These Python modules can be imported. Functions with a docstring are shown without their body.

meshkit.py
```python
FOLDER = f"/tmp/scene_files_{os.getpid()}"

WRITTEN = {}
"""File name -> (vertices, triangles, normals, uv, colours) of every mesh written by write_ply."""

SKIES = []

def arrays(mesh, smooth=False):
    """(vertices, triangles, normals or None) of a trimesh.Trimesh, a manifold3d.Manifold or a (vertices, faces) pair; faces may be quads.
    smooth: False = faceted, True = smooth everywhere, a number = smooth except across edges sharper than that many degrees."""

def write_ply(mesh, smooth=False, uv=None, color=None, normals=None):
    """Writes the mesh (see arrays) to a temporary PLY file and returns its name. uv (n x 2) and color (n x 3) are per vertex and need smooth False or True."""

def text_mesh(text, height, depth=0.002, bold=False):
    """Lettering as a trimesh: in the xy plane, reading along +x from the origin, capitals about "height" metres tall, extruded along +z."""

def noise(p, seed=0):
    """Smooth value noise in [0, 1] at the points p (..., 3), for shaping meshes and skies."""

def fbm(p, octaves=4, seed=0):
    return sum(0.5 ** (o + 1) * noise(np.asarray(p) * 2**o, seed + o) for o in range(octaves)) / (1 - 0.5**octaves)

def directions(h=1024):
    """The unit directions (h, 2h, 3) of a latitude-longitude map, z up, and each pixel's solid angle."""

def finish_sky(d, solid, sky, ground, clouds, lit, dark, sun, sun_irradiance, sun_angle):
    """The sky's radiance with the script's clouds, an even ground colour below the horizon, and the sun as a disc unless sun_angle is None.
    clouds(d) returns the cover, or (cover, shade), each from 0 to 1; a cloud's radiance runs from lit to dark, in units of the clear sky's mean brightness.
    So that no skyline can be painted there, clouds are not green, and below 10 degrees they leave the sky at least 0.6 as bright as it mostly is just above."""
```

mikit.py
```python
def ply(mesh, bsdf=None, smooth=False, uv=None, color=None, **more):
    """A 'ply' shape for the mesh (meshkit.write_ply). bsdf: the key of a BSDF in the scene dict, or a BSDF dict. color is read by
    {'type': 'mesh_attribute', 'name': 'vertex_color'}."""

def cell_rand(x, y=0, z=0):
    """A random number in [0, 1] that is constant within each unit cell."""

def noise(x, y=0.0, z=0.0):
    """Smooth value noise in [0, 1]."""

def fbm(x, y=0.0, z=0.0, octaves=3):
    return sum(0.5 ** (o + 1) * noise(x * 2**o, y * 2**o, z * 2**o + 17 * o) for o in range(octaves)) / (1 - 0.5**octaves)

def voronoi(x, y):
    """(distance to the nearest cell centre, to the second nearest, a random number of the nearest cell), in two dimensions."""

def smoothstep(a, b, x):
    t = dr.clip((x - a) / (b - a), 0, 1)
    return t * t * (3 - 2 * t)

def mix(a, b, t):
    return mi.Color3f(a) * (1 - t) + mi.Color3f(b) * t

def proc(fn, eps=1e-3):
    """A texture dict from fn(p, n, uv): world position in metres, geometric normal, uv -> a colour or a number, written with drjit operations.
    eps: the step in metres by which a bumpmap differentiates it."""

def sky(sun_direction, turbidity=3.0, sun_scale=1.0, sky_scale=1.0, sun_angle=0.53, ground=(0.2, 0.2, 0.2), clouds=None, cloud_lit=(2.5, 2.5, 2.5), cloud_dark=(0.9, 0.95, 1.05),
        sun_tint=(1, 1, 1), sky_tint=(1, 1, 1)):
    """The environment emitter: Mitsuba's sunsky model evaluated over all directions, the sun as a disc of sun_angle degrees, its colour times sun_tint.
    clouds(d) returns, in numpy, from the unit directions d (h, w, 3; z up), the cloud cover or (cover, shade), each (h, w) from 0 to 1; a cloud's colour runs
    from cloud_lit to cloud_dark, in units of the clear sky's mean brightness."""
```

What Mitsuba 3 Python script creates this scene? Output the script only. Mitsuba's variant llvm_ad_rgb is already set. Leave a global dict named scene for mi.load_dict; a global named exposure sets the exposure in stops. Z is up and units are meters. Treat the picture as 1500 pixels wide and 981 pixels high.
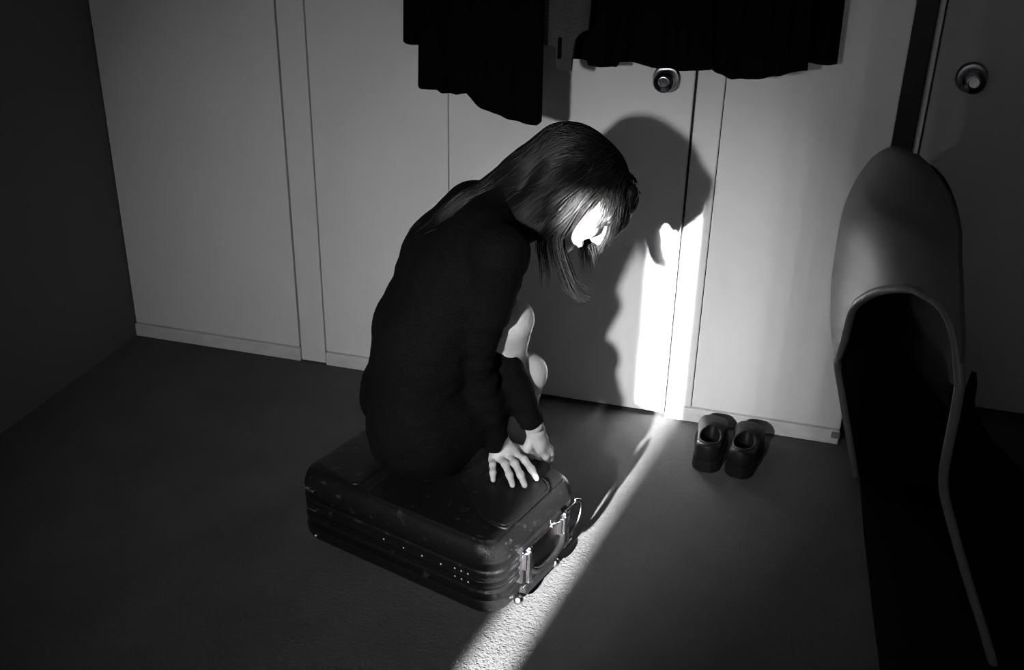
import math, random
import numpy as np, trimesh, mitsuba as mi, mikit, meshkit
import drjit as dr
from mikit import noise, fbm, smoothstep, mix

scene, labels = {'type': 'scene'}, {}
rng = np.random.default_rng(7)
T = mi.ScalarTransform4f

# ------------------------------------------------------------------ camera, sun, light, exposure
CAM = np.array([1.99876, -2.68305, 1.55])
FWD = np.array([-0.23652761, 0.86693176, -0.43873])
UPV = np.array([-0.13656764, 0.41739688, 0.89840365])
scene['camera'] = {'type': 'perspective', 'fov': 2 * math.degrees(math.atan(750 / 1561.56)), 'fov_axis': 'x', 'near_clip': 0.05, 'far_clip': 100.0,
                   'to_world': T().look_at(origin=CAM.tolist(), target=(CAM + FWD).tolist(), up=UPV.tolist())}
exposure = 0.0
CURTAIN_FILL = 0.45
SUN_DIR = [-0.158, -1.0, 0.27]                       # towards the low sun, seen through the gap of the curtains
SUN_E = 84.0
scene['sky'] = mikit.sky(SUN_DIR, turbidity=3.0, sun_scale=SUN_E, sun_angle=1.0, sky_scale=1.0, ground=(0.1, 0.1, 0.1),
                         clouds=lambda d: np.ones(d.shape[:2]), cloud_lit=(3.0, 3.0, 3.0), cloud_dark=(3.0, 3.0, 3.0), sun_tint=(1 / 1.192, 1 / 0.819, 1 / 0.397))
# added cluster of spots at the gap, standing in for scattered low sun
KEY_POS, KEY_AIM, KEY_I = np.array([1.17, -3.46, 1.56]), np.array([1.55, 0.0, 0.17]), 1.15
kd = (KEY_AIM - KEY_POS) / np.linalg.norm(KEY_AIM - KEY_POS)
kr = np.cross(kd, [0, 0, 1]); kr /= np.linalg.norm(kr); ku = np.cross(kr, kd)
for i in range(5):
    for j in range(5):
        o = KEY_POS + kr * (i + j / 5 - 2.4) * 0.021 + ku * (j + i / 5 - 2.4) * 0.025
        part = (i + 2 * j) % 5                       # each point of the cluster sends a left, a right or a narrow central beam
        turn = math.radians((-7.5, 5.5, -7.5, 5.5, 3.0)[part])
        aim = kd * math.cos(turn) + kr * math.sin(turn)
        scene[f'added_key_spot_{i * 5 + j + 1:03d}'] = {'type': 'spot', 'intensity': {'type': 'rgb', 'value': [KEY_I * (1.0, 1.0, 1.0, 1.0, 3.6)[part]] * 3},
                                                     'cutoff_angle': 12.0 if part == 4 else 20.0, 'beam_width': 1.5,
                                                     'to_world': T().look_at(origin=o.tolist(), target=(o + aim).tolist(), up=[0, 0, 1])}


# ------------------------------------------------------------------ helpers
def add(key, mesh, bsdf, smooth=False, **kw):
    k = key
    n = 0
    while k in scene:
        n += 1
        k = f'{key}_{n:03d}'
    scene[k] = mikit.ply(mesh, bsdf, smooth, **kw)
    return k


def tag(k, label=None, cat=None, group=None, kind=None):
    d = {}
    if label: d['label'] = label
    if cat: d['category'] = cat
    if group: d['group'] = group
    if kind: d['kind'] = kind
    labels[k] = d
    return k


def struct(key, mesh, bsdf, smooth=False, label=None):
    k = add(key, mesh, bsdf, smooth)
    if '__' not in k: tag(k, label, None, None, 'structure')
    elif label: tag(k, label)
    return k


def box(x0, x1, y0, y1, z0, z1):
    b = trimesh.creation.box((x1 - x0, y1 - y0, z1 - z0))
    b.apply_translation(((x0 + x1) / 2, (y0 + y1) / 2, (z0 + z1) / 2))
    return b


def bevel_box(x0, x1, y0, y1, z0, z1, b=0.004):
    pts = []
    for sx, a, c in ((0, x0, 1), (1, x1, -1)):
        for sy, d, e in ((0, y0, 1), (1, y1, -1)):
            for sz, f, g in ((0, z0, 1), (1, z1, -1)):
                pts += [(a + c * b, d + e * b, f), (a + c * b, d, f + g * b), (a, d + e * b, f + g * b)]
    return trimesh.convex.convex_hull(np.array(pts))


def cat(ms):
    return trimesh.util.concatenate([trimesh.Trimesh(m.vertices, m.faces, process=False) for m in ms])


def grid_faces(nu, nv, closed_u=False, closed_v=False):
    f = []
    for i in range(nu if closed_u else nu - 1):
        for j in range(nv if closed_v else nv - 1):
            a, b = i * nv + j, ((i + 1) % nu) * nv + j
            c, d = ((i + 1) % nu) * nv + (j + 1) % nv, i * nv + (j + 1) % nv
            f += [(a, b, c), (a, c, d)]
    return np.array(f)


def spline(pts, n):
    pts = np.asarray(pts, float)
    if len(pts) < 3:
        t = np.linspace(0, 1, n)[:, None]
        return pts[0] * (1 - t) + pts[-1] * t
    P = np.vstack([2 * pts[0] - pts[1], pts, 2 * pts[-1] - pts[-2]])
    t = np.linspace(0, len(pts) - 1, n)
    i = np.minimum(t.astype(int), len(pts) - 2)
    u = (t - i)[:, None]
    a, b, c, d = P[i], P[i + 1], P[i + 2], P[i + 3]
    return 0.5 * (2 * b + (c - a) * u + (2 * a - 5 * b + 4 * c - d) * u ** 2 + (3 * b - a - 3 * c + d) * u ** 3)


def tube(path, r, seg=8, closed=False):
    path = np.asarray(path, float)
    n = len(path)
    r = np.broadcast_to(np.asarray(r, float), (n,))
    tan = np.gradient(path, axis=0) if not closed else np.roll(path, -1, 0) - np.roll(path, 1, 0)
    tan /= np.linalg.norm(tan, axis=1, keepdims=True) + 1e-12
    nrm = np.zeros_like(path)
    v = np.cross(tan[0], [0.31, 0.2, 0.93]); v /= np.linalg.norm(v)
    for i in range(n):
        v = v - tan[i] * (v @ tan[i]); v /= np.linalg.norm(v) + 1e-12
        nrm[i] = v
    bi = np.cross(tan, nrm)
    a = np.arange(seg) / seg * 2 * np.pi
    V = path[:, None] + r[:, None, None] * (np.cos(a)[None, :, None] * nrm[:, None] + np.sin(a)[None, :, None] * bi[:, None])
    F = grid_faces(n, seg, closed, True)
    V = V.reshape(-1, 3)
    if not closed:
        V = np.vstack([V, path[0], path[-1]])
        j = np.arange(seg)
        F = np.vstack([F, np.c_[np.full(seg, n * seg), j, (j + 1) % seg], np.c_[np.full(seg, n * seg + 1), (n - 1) * seg + (j + 1) % seg, (n - 1) * seg + j]])
    return trimesh.Trimesh(V, F[:, ::-1], process=False)


def lathe(profile, seg=40):
    prof = np.asarray(profile, float)
    a = np.arange(seg) / seg * 2 * np.pi
    V = np.stack([prof[:, None, 0] * np.cos(a), prof[:, None, 0] * np.sin(a), np.broadcast_to(prof[:, None, 1], (len(prof), seg))], -1).reshape(-1, 3)
    m = trimesh.Trimesh(V, grid_faces(len(prof), seg, False, True), process=True)
    m.fix_normals()
    return m


# signed distance fields on a grid, meshed by surface nets
class SDF:
    def __init__(self, lo, hi, h):
        self.h, self.lo = h, np.asarray(lo, float)
        self.n = np.ceil((np.asarray(hi) - self.lo) / h).astype(int) + 1
        self.d = np.full(self.n, 1e3, np.float32)

    def block(self, lo, hi):
        a = np.clip(np.floor((np.asarray(lo) - self.lo) / self.h).astype(int), 0, self.n)
        b = np.clip(np.ceil((np.asarray(hi) - self.lo) / self.h).astype(int) + 1, 0, self.n)
        s = tuple(slice(x, y) for x, y in zip(a, b))
        g = [self.lo[k] + self.h * np.arange(a[k], b[k]) for k in range(3)]
        return s, np.stack(np.meshgrid(*g, indexing='ij'), -1).astype(np.float32)

    def put(self, s, new, k, op='add'):
        old = self.d[s]
        if op == 'cut':
            new = -new
            hh = np.clip(0.5 - 0.5 * (old - new) / k, 0, 1)
            self.d[s] = old * (1 - hh) + new * hh + k * hh * (1 - hh)
        else:
            hh = np.clip(0.5 + 0.5 * (old - new) / k, 0, 1)
            self.d[s] = old * (1 - hh) + new * hh - k * hh * (1 - hh)

    def cone(self, a, b, ra, rb=None, k=0.01, op='add'):
        rb = ra if rb is None else rb
        a, b = np.asarray(a, float), np.asarray(b, float)
        m = max(ra, rb) + 2.5 * k + 3 * self.h
        s, p = self.block(np.minimum(a, b) - m, np.maximum(a, b) + m)
        ab = (b - a).astype(np.float32)
        t = np.clip(((p - a.astype(np.float32)) @ ab) / max(float(ab @ ab), 1e-12), 0, 1)
        d = np.linalg.norm(p - a.astype(np.float32) - t[..., None] * ab, axis=-1) - (ra + (rb - ra) * t)
        self.put(s, d, k, op)
        return self

    def chain(self, pts, rs, k=0.01):
        for i in range(len(pts) - 1):
            self.cone(pts[i], pts[i + 1], rs[i], rs[i + 1], k)
        return self

    def ell(self, c, r, frame=None, k=0.01, op='add'):
        c, r = np.asarray(c, float), np.asarray(r, float)
        m = r.max() + 2.5 * k + 3 * self.h
        s, p = self.block(c - m, c + m)
        q = p - c.astype(np.float32)
        if frame is not None: q = q @ np.asarray(frame, np.float32).T
        k0 = np.linalg.norm(q / r, axis=-1)
        k1 = np.linalg.norm(q / (r * r), axis=-1) + 1e-9
        self.put(s, k0 * (k0 - 1) / k1, k, op)
        return self

    def plane(self, o, n, lo, hi, k=0.002):
        """Cuts away the side the normal points to, inside the block lo..hi."""
        s, p = self.block(lo, hi)
        n = np.asarray(n, float) / np.linalg.norm(n)
        d = -((p - np.asarray(o, np.float32)) @ n.astype(np.float32))
        self.put(s, d, k, 'cut')
        return self

    def mesh(self):
        d = np.pad(self.d, 1, constant_values=1e3)
        d = np.minimum(d, 4 * self.h)
        ins = d < 0
        n = np.array(d.shape)
        c = n - 1
        cs = np.zeros((*c, 3), np.float32); cnt = np.zeros(tuple(c), np.float32)
        for ax in range(3):
            o = [x for x in range(3) if x != ax]
            for da in (0, 1):
                for db in (0, 1):
                    s0 = [slice(None)] * 3; s1 = [slice(None)] * 3
                    s0[ax] = slice(0, -1); s1[ax] = slice(1, None)
                    for x, dd in zip(o, (da, db)):
                        s0[x] = s1[x] = slice(dd, dd + c[x])
                    a, b = d[tuple(s0)], d[tuple(s1)]
                    cross = (a < 0) != (b < 0)
                    t = np.where(cross, a / np.where(cross, a - b, 1), 0)
                    pos = np.zeros((*c, 3), np.float32)
                    pos[..., ax] = t
                    pos[..., o[0]], pos[..., o[1]] = da, db
                    cs += pos * cross[..., None]; cnt += cross
        act = cnt > 0
        idx = np.full(tuple(c), -1); idx[act] = np.arange(act.sum())
        ijk = np.argwhere(act)
        V = self.lo + self.h * (ijk - 1 + cs[act] / cnt[act][:, None])
        F = []
        for ax in range(3):
            u, v = (ax + 1) % 3, (ax + 2) % 3
            s0 = [slice(1, -1)] * 3; s1 = [slice(1, -1)] * 3
            s0[ax] = slice(0, -1); s1[ax] = slice(1, None)
            a, b = ins[tuple(s0)], ins[tuple(s1)]
            off = np.array([1, 1, 1]); off[ax] = 0
            for flip, m in ((False, a & ~b), (True, ~a & b)):
                e = np.argwhere(m) + off
                q = []
                for du, dv in ((-1, -1), (0, -1), (0, 0), (-1, 0)):
                    w = e.copy(); w[:, u] += du; w[:, v] += dv
                    q.append(idx[w[:, 0], w[:, 1], w[:, 2]])
                q = np.stack(q, 1)
                if flip: q = q[:, ::-1]
                F += [q[:, [0, 1, 2]], q[:, [0, 2, 3]]]
        m = trimesh.Trimesh(V, np.vstack(F), process=False)
        return m


def smooth_mesh(m, it=8):
    v0 = np.array(m.vertices)
    trimesh.smoothing.filter_taubin(m, 0.5, -0.52, it)
    v = np.array(m.vertices)
    far = np.linalg.norm(v - v0, axis=1) > 2.0 * np.median(m.edges_unique_length)
    v[far] = v0[far]
    m.vertices = v
    return m


# ------------------------------------------------------------------ materials
def grey(v): return {'type': 'rgb', 'value': [v, v, v]}


def paint(v, rough=0.5, bump=None, bs=0.0004, spec=0.4):
    b = {'type': 'principled', 'base_color': grey(v) if not callable(v) else mikit.proc(v), 'roughness': rough, 'specular': spec}
    if bump is not None:
        b = {'type': 'bumpmap', 'nested_texture': mikit.proc(bump, eps=6e-4), 'scale': bs, 'bsdf': b}
    return {'type': 'twosided', 'bsdf': b}


def carpet_col(p, n, uv):
    f = fbm(p.x * 420, p.y * 420, 0.0, octaves=2)
    g = fbm(p.x * 9, p.y * 9, 3.0, octaves=3)
    v = 0.078 * (0.80 + 0.40 * f) * (0.86 + 0.28 * g)
    return mi.Color3f(v, v, v)


def carpet_bump(p, n, uv): return noise(p.x * 330, p.y * 330, 0.0) + 0.6 * noise(p.x * 140, p.y * 150, 5.0)
def wall_col(p, n, uv):
    v = 0.74 + 0.05 * (fbm(p.x * 5, p.y * 5, p.z * 3, octaves=3) - 0.5)
    return mi.Color3f(v, v, v)


def knit(p, n, uv): return noise(p.x * 260, p.y * 260, p.z * 260) + 0.7 * noise(p.x * 45, p.y * 45, p.z * 45)


scene['mat_carpet'] = paint(carpet_col, 0.95, carpet_bump, 0.0011, 0.03)
scene['mat_door'] = paint(wall_col, 0.42, lambda p, n, uv: fbm(p.x * 160, p.y * 160, p.z * 160, octaves=2), 0.00025, 0.35)
scene['mat_wall'] = paint(0.6, 0.8)
scene['mat_side_wall'] = paint(0.11, 0.8)  # shade of the left wall put into the colour, right wall shares it
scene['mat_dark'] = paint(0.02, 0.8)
scene['mat_curtain'] = paint(0.12, 0.9)
scene['mat_base'] = paint(lambda p, n, uv: mi.Color3f(0.64 + 0.12 * (fbm(p.x * 30, 0.0, p.z * 60, octaves=2) - 0.5)), 0.5)
scene['mat_patch'] = paint(0.2, 0.5)
scene['mat_jamb_shadow'] = paint(0.07, 0.6)  # dark tone is the shadow of the closet end, painted on the jamb
scene['mat_room_door'] = paint(0.42, 0.5)  # greyer than the closet doors
scene['mat_chrome'] = {'type': 'twosided', 'bsdf': {'type': 'roughconductor', 'material': 'Cr', 'alpha': 0.09, 'specular_reflectance': grey(0.5)}}
scene['mat_skin'] = paint(lambda p, n, uv: mi.Color3f(0.47 + 0.06 * (fbm(p.x * 60, p.y * 60, p.z * 60, octaves=2) - 0.5)), 0.45, None, 0, 0.4)
scene['mat_knit'] = paint(lambda p, n, uv: mi.Color3f(0.0028 + 0.0028 * noise(p.x * 300, p.y * 300, p.z * 300)), 0.85, knit, 0.0012, 0.06)
scene['mat_hair'] = paint(lambda p, n, uv: mi.Color3f(0.003 + 0.004 * noise(p.x * 120, p.y * 120, p.z * 120)), 0.36, None, 0, 0.32)
scene['mat_case'] = {'type': 'twosided', 'bsdf': {'type': 'bumpmap', 'nested_texture': mikit.proc(lambda p, n, uv: noise(p.x * 420, p.y * 420, p.z * 420), eps=4e-4), 'scale': 0.00045,
                     'bsdf': {'type': 'principled', 'base_color': mikit.proc(lambda p, n, uv: mi.Color3f(0.0068 + 0.03 * smoothstep(0.66, 0.9, fbm(p.x * 70, p.y * 70, p.z * 70, octaves=3)))), 'roughness': 0.40, 'specular': 0.22}}}
scene['mat_rubber'] = paint(0.008, 0.7, None, 0, 0.1)
scene['mat_leather'] = paint(0.007, 0.5, None, 0, 0.16)
scene['mat_steel'] = {'type': 'twosided', 'bsdf': {'type': 'roughconductor', 'material': 'Cr', 'alpha': 0.22}}
scene['mat_cloth'] = paint(lambda p, n, uv: mi.Color3f(0.0022 + 0.0015 * noise(p.x * 200, p.y * 200, p.z * 200)), 0.95, None, 0, 0.03)
scene['mat_cloth_grey'] = paint(lambda p, n, uv: mi.Color3f(0.05 + 0.03 * noise(p.x * 240, p.y * 240, p.z * 240)), 0.9, None, 0, 0.1)
scene['mat_chair'] = paint(0.07, 0.42, None, 0, 0.45)
scene['mat_lip_lit'] = paint(0.14, 0.42, None, 0, 0.45)  # chair plastic lightened, the light on the lip put into its colour
scene['mat_chair_shade'] = paint(0.004, 0.8, None, 0, 0.03)  # same chair plastic at near-black, shade of the hollow in the colour
scene['mat_eye'] = paint(0.05, 0.1, None, 0, 0.6)

# ------------------------------------------------------------------ the setting
RX, BY, CZ = 3.3, -3.6, 2.45
struct('floor', box(-0.1, RX + 0.1, BY - 0.1, 0.6, -0.06, 0.0), 'mat_carpet', label='dark cut-pile carpet crossed by a strip of sunlight')
struct('ceiling', box(-0.1, RX + 0.1, BY - 0.1, 0.6, CZ, CZ + 0.06), 'mat_wall', label='flat painted ceiling')
struct('wall_left', box(-0.1, 0.0, BY, 0.12, 0.0, CZ), 'mat_side_wall', label='plain wall at the left, deep shade put into its colour')
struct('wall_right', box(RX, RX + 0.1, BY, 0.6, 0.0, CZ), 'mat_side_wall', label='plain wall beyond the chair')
# closet front: backing with panels, stiles and a door standing proud of it
struct('wall_back', box(0.0, 2.206, 0.016, 0.12, 0.0, CZ), 'mat_dark', label='backing of the closet front, coloured dark for the shade in its gaps')  # dark colour gives the panel gaps their shade
struct('wall_return', box(2.11, 2.209, 0.12, 0.42, 0.0, CZ), 'mat_door', label='short return wall at the end of the closet front')
DT = 2.05


def flush(key, x0, x1, z0, z1, y0=0.0, mat='mat_door', label=None):
    return struct(key, bevel_box(x0, x1, y0, 0.02, z0, z1, 0.0022), mat, False, label)


flush('door_1', 0.002, 0.581, 0.046, DT, label='flush white closet door at the left corner')
flush('trim_1', 0.588, 0.6685, 0.004, CZ, -0.002, label='white stile between the closet doors')
flush('door_2', 0.672, 1.0745, 0.046, DT, label='flush white closet door behind the seated person')
flush('door_3', 1.0765, 1.723, 0.012, DT, label='flush white closet door with a round chrome knob')
flush('trim_2', 1.730, 1.798, 0.046, CZ, -0.002, label='white stile to the right of the knobbed closet door')
flush('door_4', 1.8005, 2.209, 0.046, DT, label='flush white panel at the right end of the closet front')
for i, (a, b) in enumerate(((0.0, 0.585), (0.672, 1.074), (1.728, 2.209))):
    struct(f'baseboard_{i + 1}', bevel_box(a, b, -0.006, 0.015, 0.0, 0.043, 0.002), 'mat_base', label=('low white baseboard under the corner closet door', 'low white baseboard behind the seated person', 'low white baseboard behind the dark shoes')[i])
struct('baseboard_3__patch', bevel_box(2.188, 2.211, -0.0085, 0.0, 0.020, 0.040, 0.001), 'mat_patch', label='grey patch')
struct('trim_3', bevel_box(0.0, 2.21, -0.004, 0.015, DT + 0.004, DT + 0.07, 0.003), 'mat_door', label='white head rail above the closet doors')
# recessed room door at the right
RYD = 0.28
struct('wall_recess', box(2.209, RX, RYD + 0.03, RYD + 0.13, 0.0, CZ), 'mat_dark', label='wall around the recessed door, coloured dark for the shade in its gap')  # coloured dark as the shade in the slit beside the door
struct('trim_4', bevel_box(2.21, 2.286, RYD + 0.004, RYD + 0.04, 0.0, CZ, 0.002), 'mat_jamb_shadow', label='jamb of the recessed door, cast shadow put into its dark colour')
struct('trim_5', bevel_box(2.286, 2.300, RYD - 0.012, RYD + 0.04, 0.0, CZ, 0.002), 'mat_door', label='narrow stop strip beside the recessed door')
struct('door_5', bevel_box(2.306, 3.06, RYD, RYD + 0.035, 0.030, DT, 0.002), 'mat_room_door', label='flush grey recessed room door with a chrome knob')
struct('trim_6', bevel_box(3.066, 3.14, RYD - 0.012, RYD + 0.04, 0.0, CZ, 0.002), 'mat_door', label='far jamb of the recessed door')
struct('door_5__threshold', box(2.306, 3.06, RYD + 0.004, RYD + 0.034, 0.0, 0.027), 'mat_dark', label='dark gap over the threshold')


def knob(prefix, c, s=1.0, d1=None):
    M = np.eye(4); M[:3, :3] = np.array([[1, 0, 0], [0, 0, -1], [0, 1, 0]]).T @ np.eye(3)
    R = trimesh.transformations.rotation_matrix(math.pi / 2, [1, 0, 0])     # lathe axis z -> -y
    def put(m):
        m.apply_scale(s); m.apply_transform(R); m.apply_translation(c); return m
    rose = put(lathe([(0, 0.0), (0.034, 0.0), (0.0345, 0.004), (0.030, 0.009), (0.018, 0.011), (0, 0.011)]))
    neck = put(lathe([(0, 0.009), (0.0125, 0.009), (0.0115, 0.020), (0.013, 0.030), (0, 0.030)]))
    body = put(lathe([(0, 0.028), (0.012, 0.028), (0.022, 0.032), (0.0275, 0.040), (0.0275, 0.048), (0.024, 0.056), (0.016, 0.0605), (0.0125, 0.061), (0.011, 0.0590), (0, 0.0588)]))
    k = add(prefix + '__door_knob', body, 'mat_chrome', 30)
    tag(k, 'round chrome knob')
    add(k + '__rose', rose, 'mat_chrome', 30); add(k + '__neck', neck, 'mat_chrome', 30)


knob('door_3', (1.653, 0.0, 0.966))
knob('door_5', (2.395, RYD, 0.968), 1.15)

# window in the wall behind the camera: opening, frame and two drawn curtains that leave a narrow gap
WX0, WX1, WZ0, WZ1 = 0.25, 3.00, 0.30, 1.70
bw = [box(-0.1, WX0, BY - 0.1, BY, 0, CZ), box(WX1, RX + 0.1, BY - 0.1, BY, 0, CZ), box(WX0, WX1, BY - 0.1, BY, 0, WZ0), box(WX0, WX1, BY - 0.1, BY, WZ1, CZ)]
struct('wall_rear', cat(bw), 'mat_wall', label='wall with the curtained window behind the camera')
fr = [box(WX0, WX1, BY - 0.08, BY - 0.04, WZ0, WZ0 + 0.05), box(WX0, WX1, BY - 0.08, BY - 0.04, WZ1 - 0.03, WZ1), box(WX0, WX0 + 0.05, BY - 0.08, BY - 0.04, WZ0, WZ1), box(WX1 - 0.05, WX1, BY - 0.08, BY - 0.04, WZ0, WZ1)]
struct('window_1', cat(fr), 'mat_door', label='white window frame behind the camera')
GAPC, GAPW = 1.709 - 0.158 * 3.56, 0.090
for x0, x1, lab in ((0.12, GAPC - GAPW / 2, 'drawn curtain left of the light gap'), (GAPC + GAPW / 2, 3.15, 'drawn curtain right of the light gap')):
    n = 90
    xs = np.linspace(x0, x1, n)
    y = BY + 0.045 + 0.018 * np.sin(np.linspace(0, 1, n) * round((x1 - x0) / 0.11) * 2 * np.pi + 0.5)
    ring = np.vstack([np.c_[xs, y - 0.003], np.c_[xs[::-1], y[::-1] + 0.003]])
    V = np.vstack([np.c_[ring, np.full(len(ring), z)] for z in (0.04, 1.95)])
    cm = trimesh.Trimesh(V, grid_faces(2, len(ring), False, True), process=False)
    if cm.vertex_normals[n + 5][1] < 0: cm.invert()
    k = add('curtain', cm, 'mat_curtain', 40, emitter={'type': 'area', 'radiance': grey(CURTAIN_FILL)})      # emission added to the cloth as fill for the room
    tag(k, lab, 'curtain', 'drawn curtains')
k = add('curtain_rail', tube([(0.05, BY + 0.045, 1.975), (3.25, BY + 0.045, 1.975)], 0.012), 'mat_steel', True)
tag(k, 'metal curtain rail over the window behind the camera', 'curtain rail')
for x in (0.07, 3.22): add(k + '__bracket', box(x - 0.01, x + 0.01, BY, BY + 0.045, 1.96, 1.99), 'mat_steel')

# unseen blocker added right of the gap, keeps the spots off door and chair
tag('added_blocker', 'unseen dark cabinet shape added behind the camera to block light', 'added_blocker')
add('added_blocker__carcass', bevel_box(1.355, 1.78, -3.30, -2.83, 0.0, 2.1, 0.003), 'mat_dark')
for x0, x1 in ((1.349, 1.560), (1.565, 1.776)):
    kk = add('added_blocker__door', bevel_box(x0, x1, -2.832, -2.812, 0.06, 2.08, 0.003), 'mat_dark')
    add(kk + '__handle', bevel_box(x1 - 0.05 if x0 < 1.45 else x0 + 0.035, x1 - 0.035 if x0 < 1.45 else x0 + 0.05, -2.812, -2.79, 0.95, 1.1, 0.003), 'mat_steel')

# ------------------------------------------------------------------ suitcase
SU, SV = np.array([-0.958, 0.287, 0.0]), np.array([0.287, 0.958, 0.0])
SU /= np.linalg.norm(SU); SV = np.array([-SU[1], SU[0], 0]) * -1
if SV[1] < 0: SV = -SV
SB = np.array([1.494, -0.978, 0.0])
def sc(u, v, z): return SB + SU * u + SV * v + np.array([0, 0, z])
def sc_map(m):
    V = np.asarray(m.vertices); W = SB + V[:, :1] * SU + V[:, 1:2] * SV + V[:, 2:] * [0, 0, 1]
    f = m.faces if np.cross(SU, SV)[2] > 0 else m.faces[:, ::-1]
    return trimesh.Trimesh(W, f, process=False)


CU0, CU1, CV0, CV1, CH = -0.026, 0.530, -0.012, 0.345, 0.203


def rrect(u0, u1, v0, v1, r, n=10):
    pts = []
    for cx, cy, a in ((u1 - r, v0 + r, -90), (u1 - r, v1 - r, 0), (u0 + r, v1 - r, 90), (u0 + r, v0 + r, 180)):
        for t in np.radians(np.linspace(a, a + 90, n)):
            pts.append((cx + r * math.cos(t), cy + r * math.sin(t)))
    return np.array(pts)


def shell(profile, cap0=True, cap1=True):
    rings = []
    for z, ins in profile:
        q = rrect(CU0 + ins, CU1 - ins, CV0 + ins, CV1 - ins, max(0.058 - ins * 0.6, 0.012))
        rings.append(np.c_[q, np.full(len(q), z)])
    n = len(rings[0]); V = np.vstack(rings); F = [grid_faces(len(rings), n, False, True)]
    extra = []
    for on, ri in ((cap0, 0), (cap1, len(rings) - 1)):
        if on:
            c = len(V) + len(extra); extra.append(rings[ri].mean(0)); j = np.arange(n)
            t = np.c_[np.full(n, c), ri * n + j, ri * n + (j + 1) % n]
            F.append(t[:, ::-1] if ri == 0 else t)
    V = np.vstack([V] + extra)
    m = trimesh.Trimesh(V, np.vstack(F), process=False)
    m.fix_normals()
    return sc_map(m)


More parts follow.
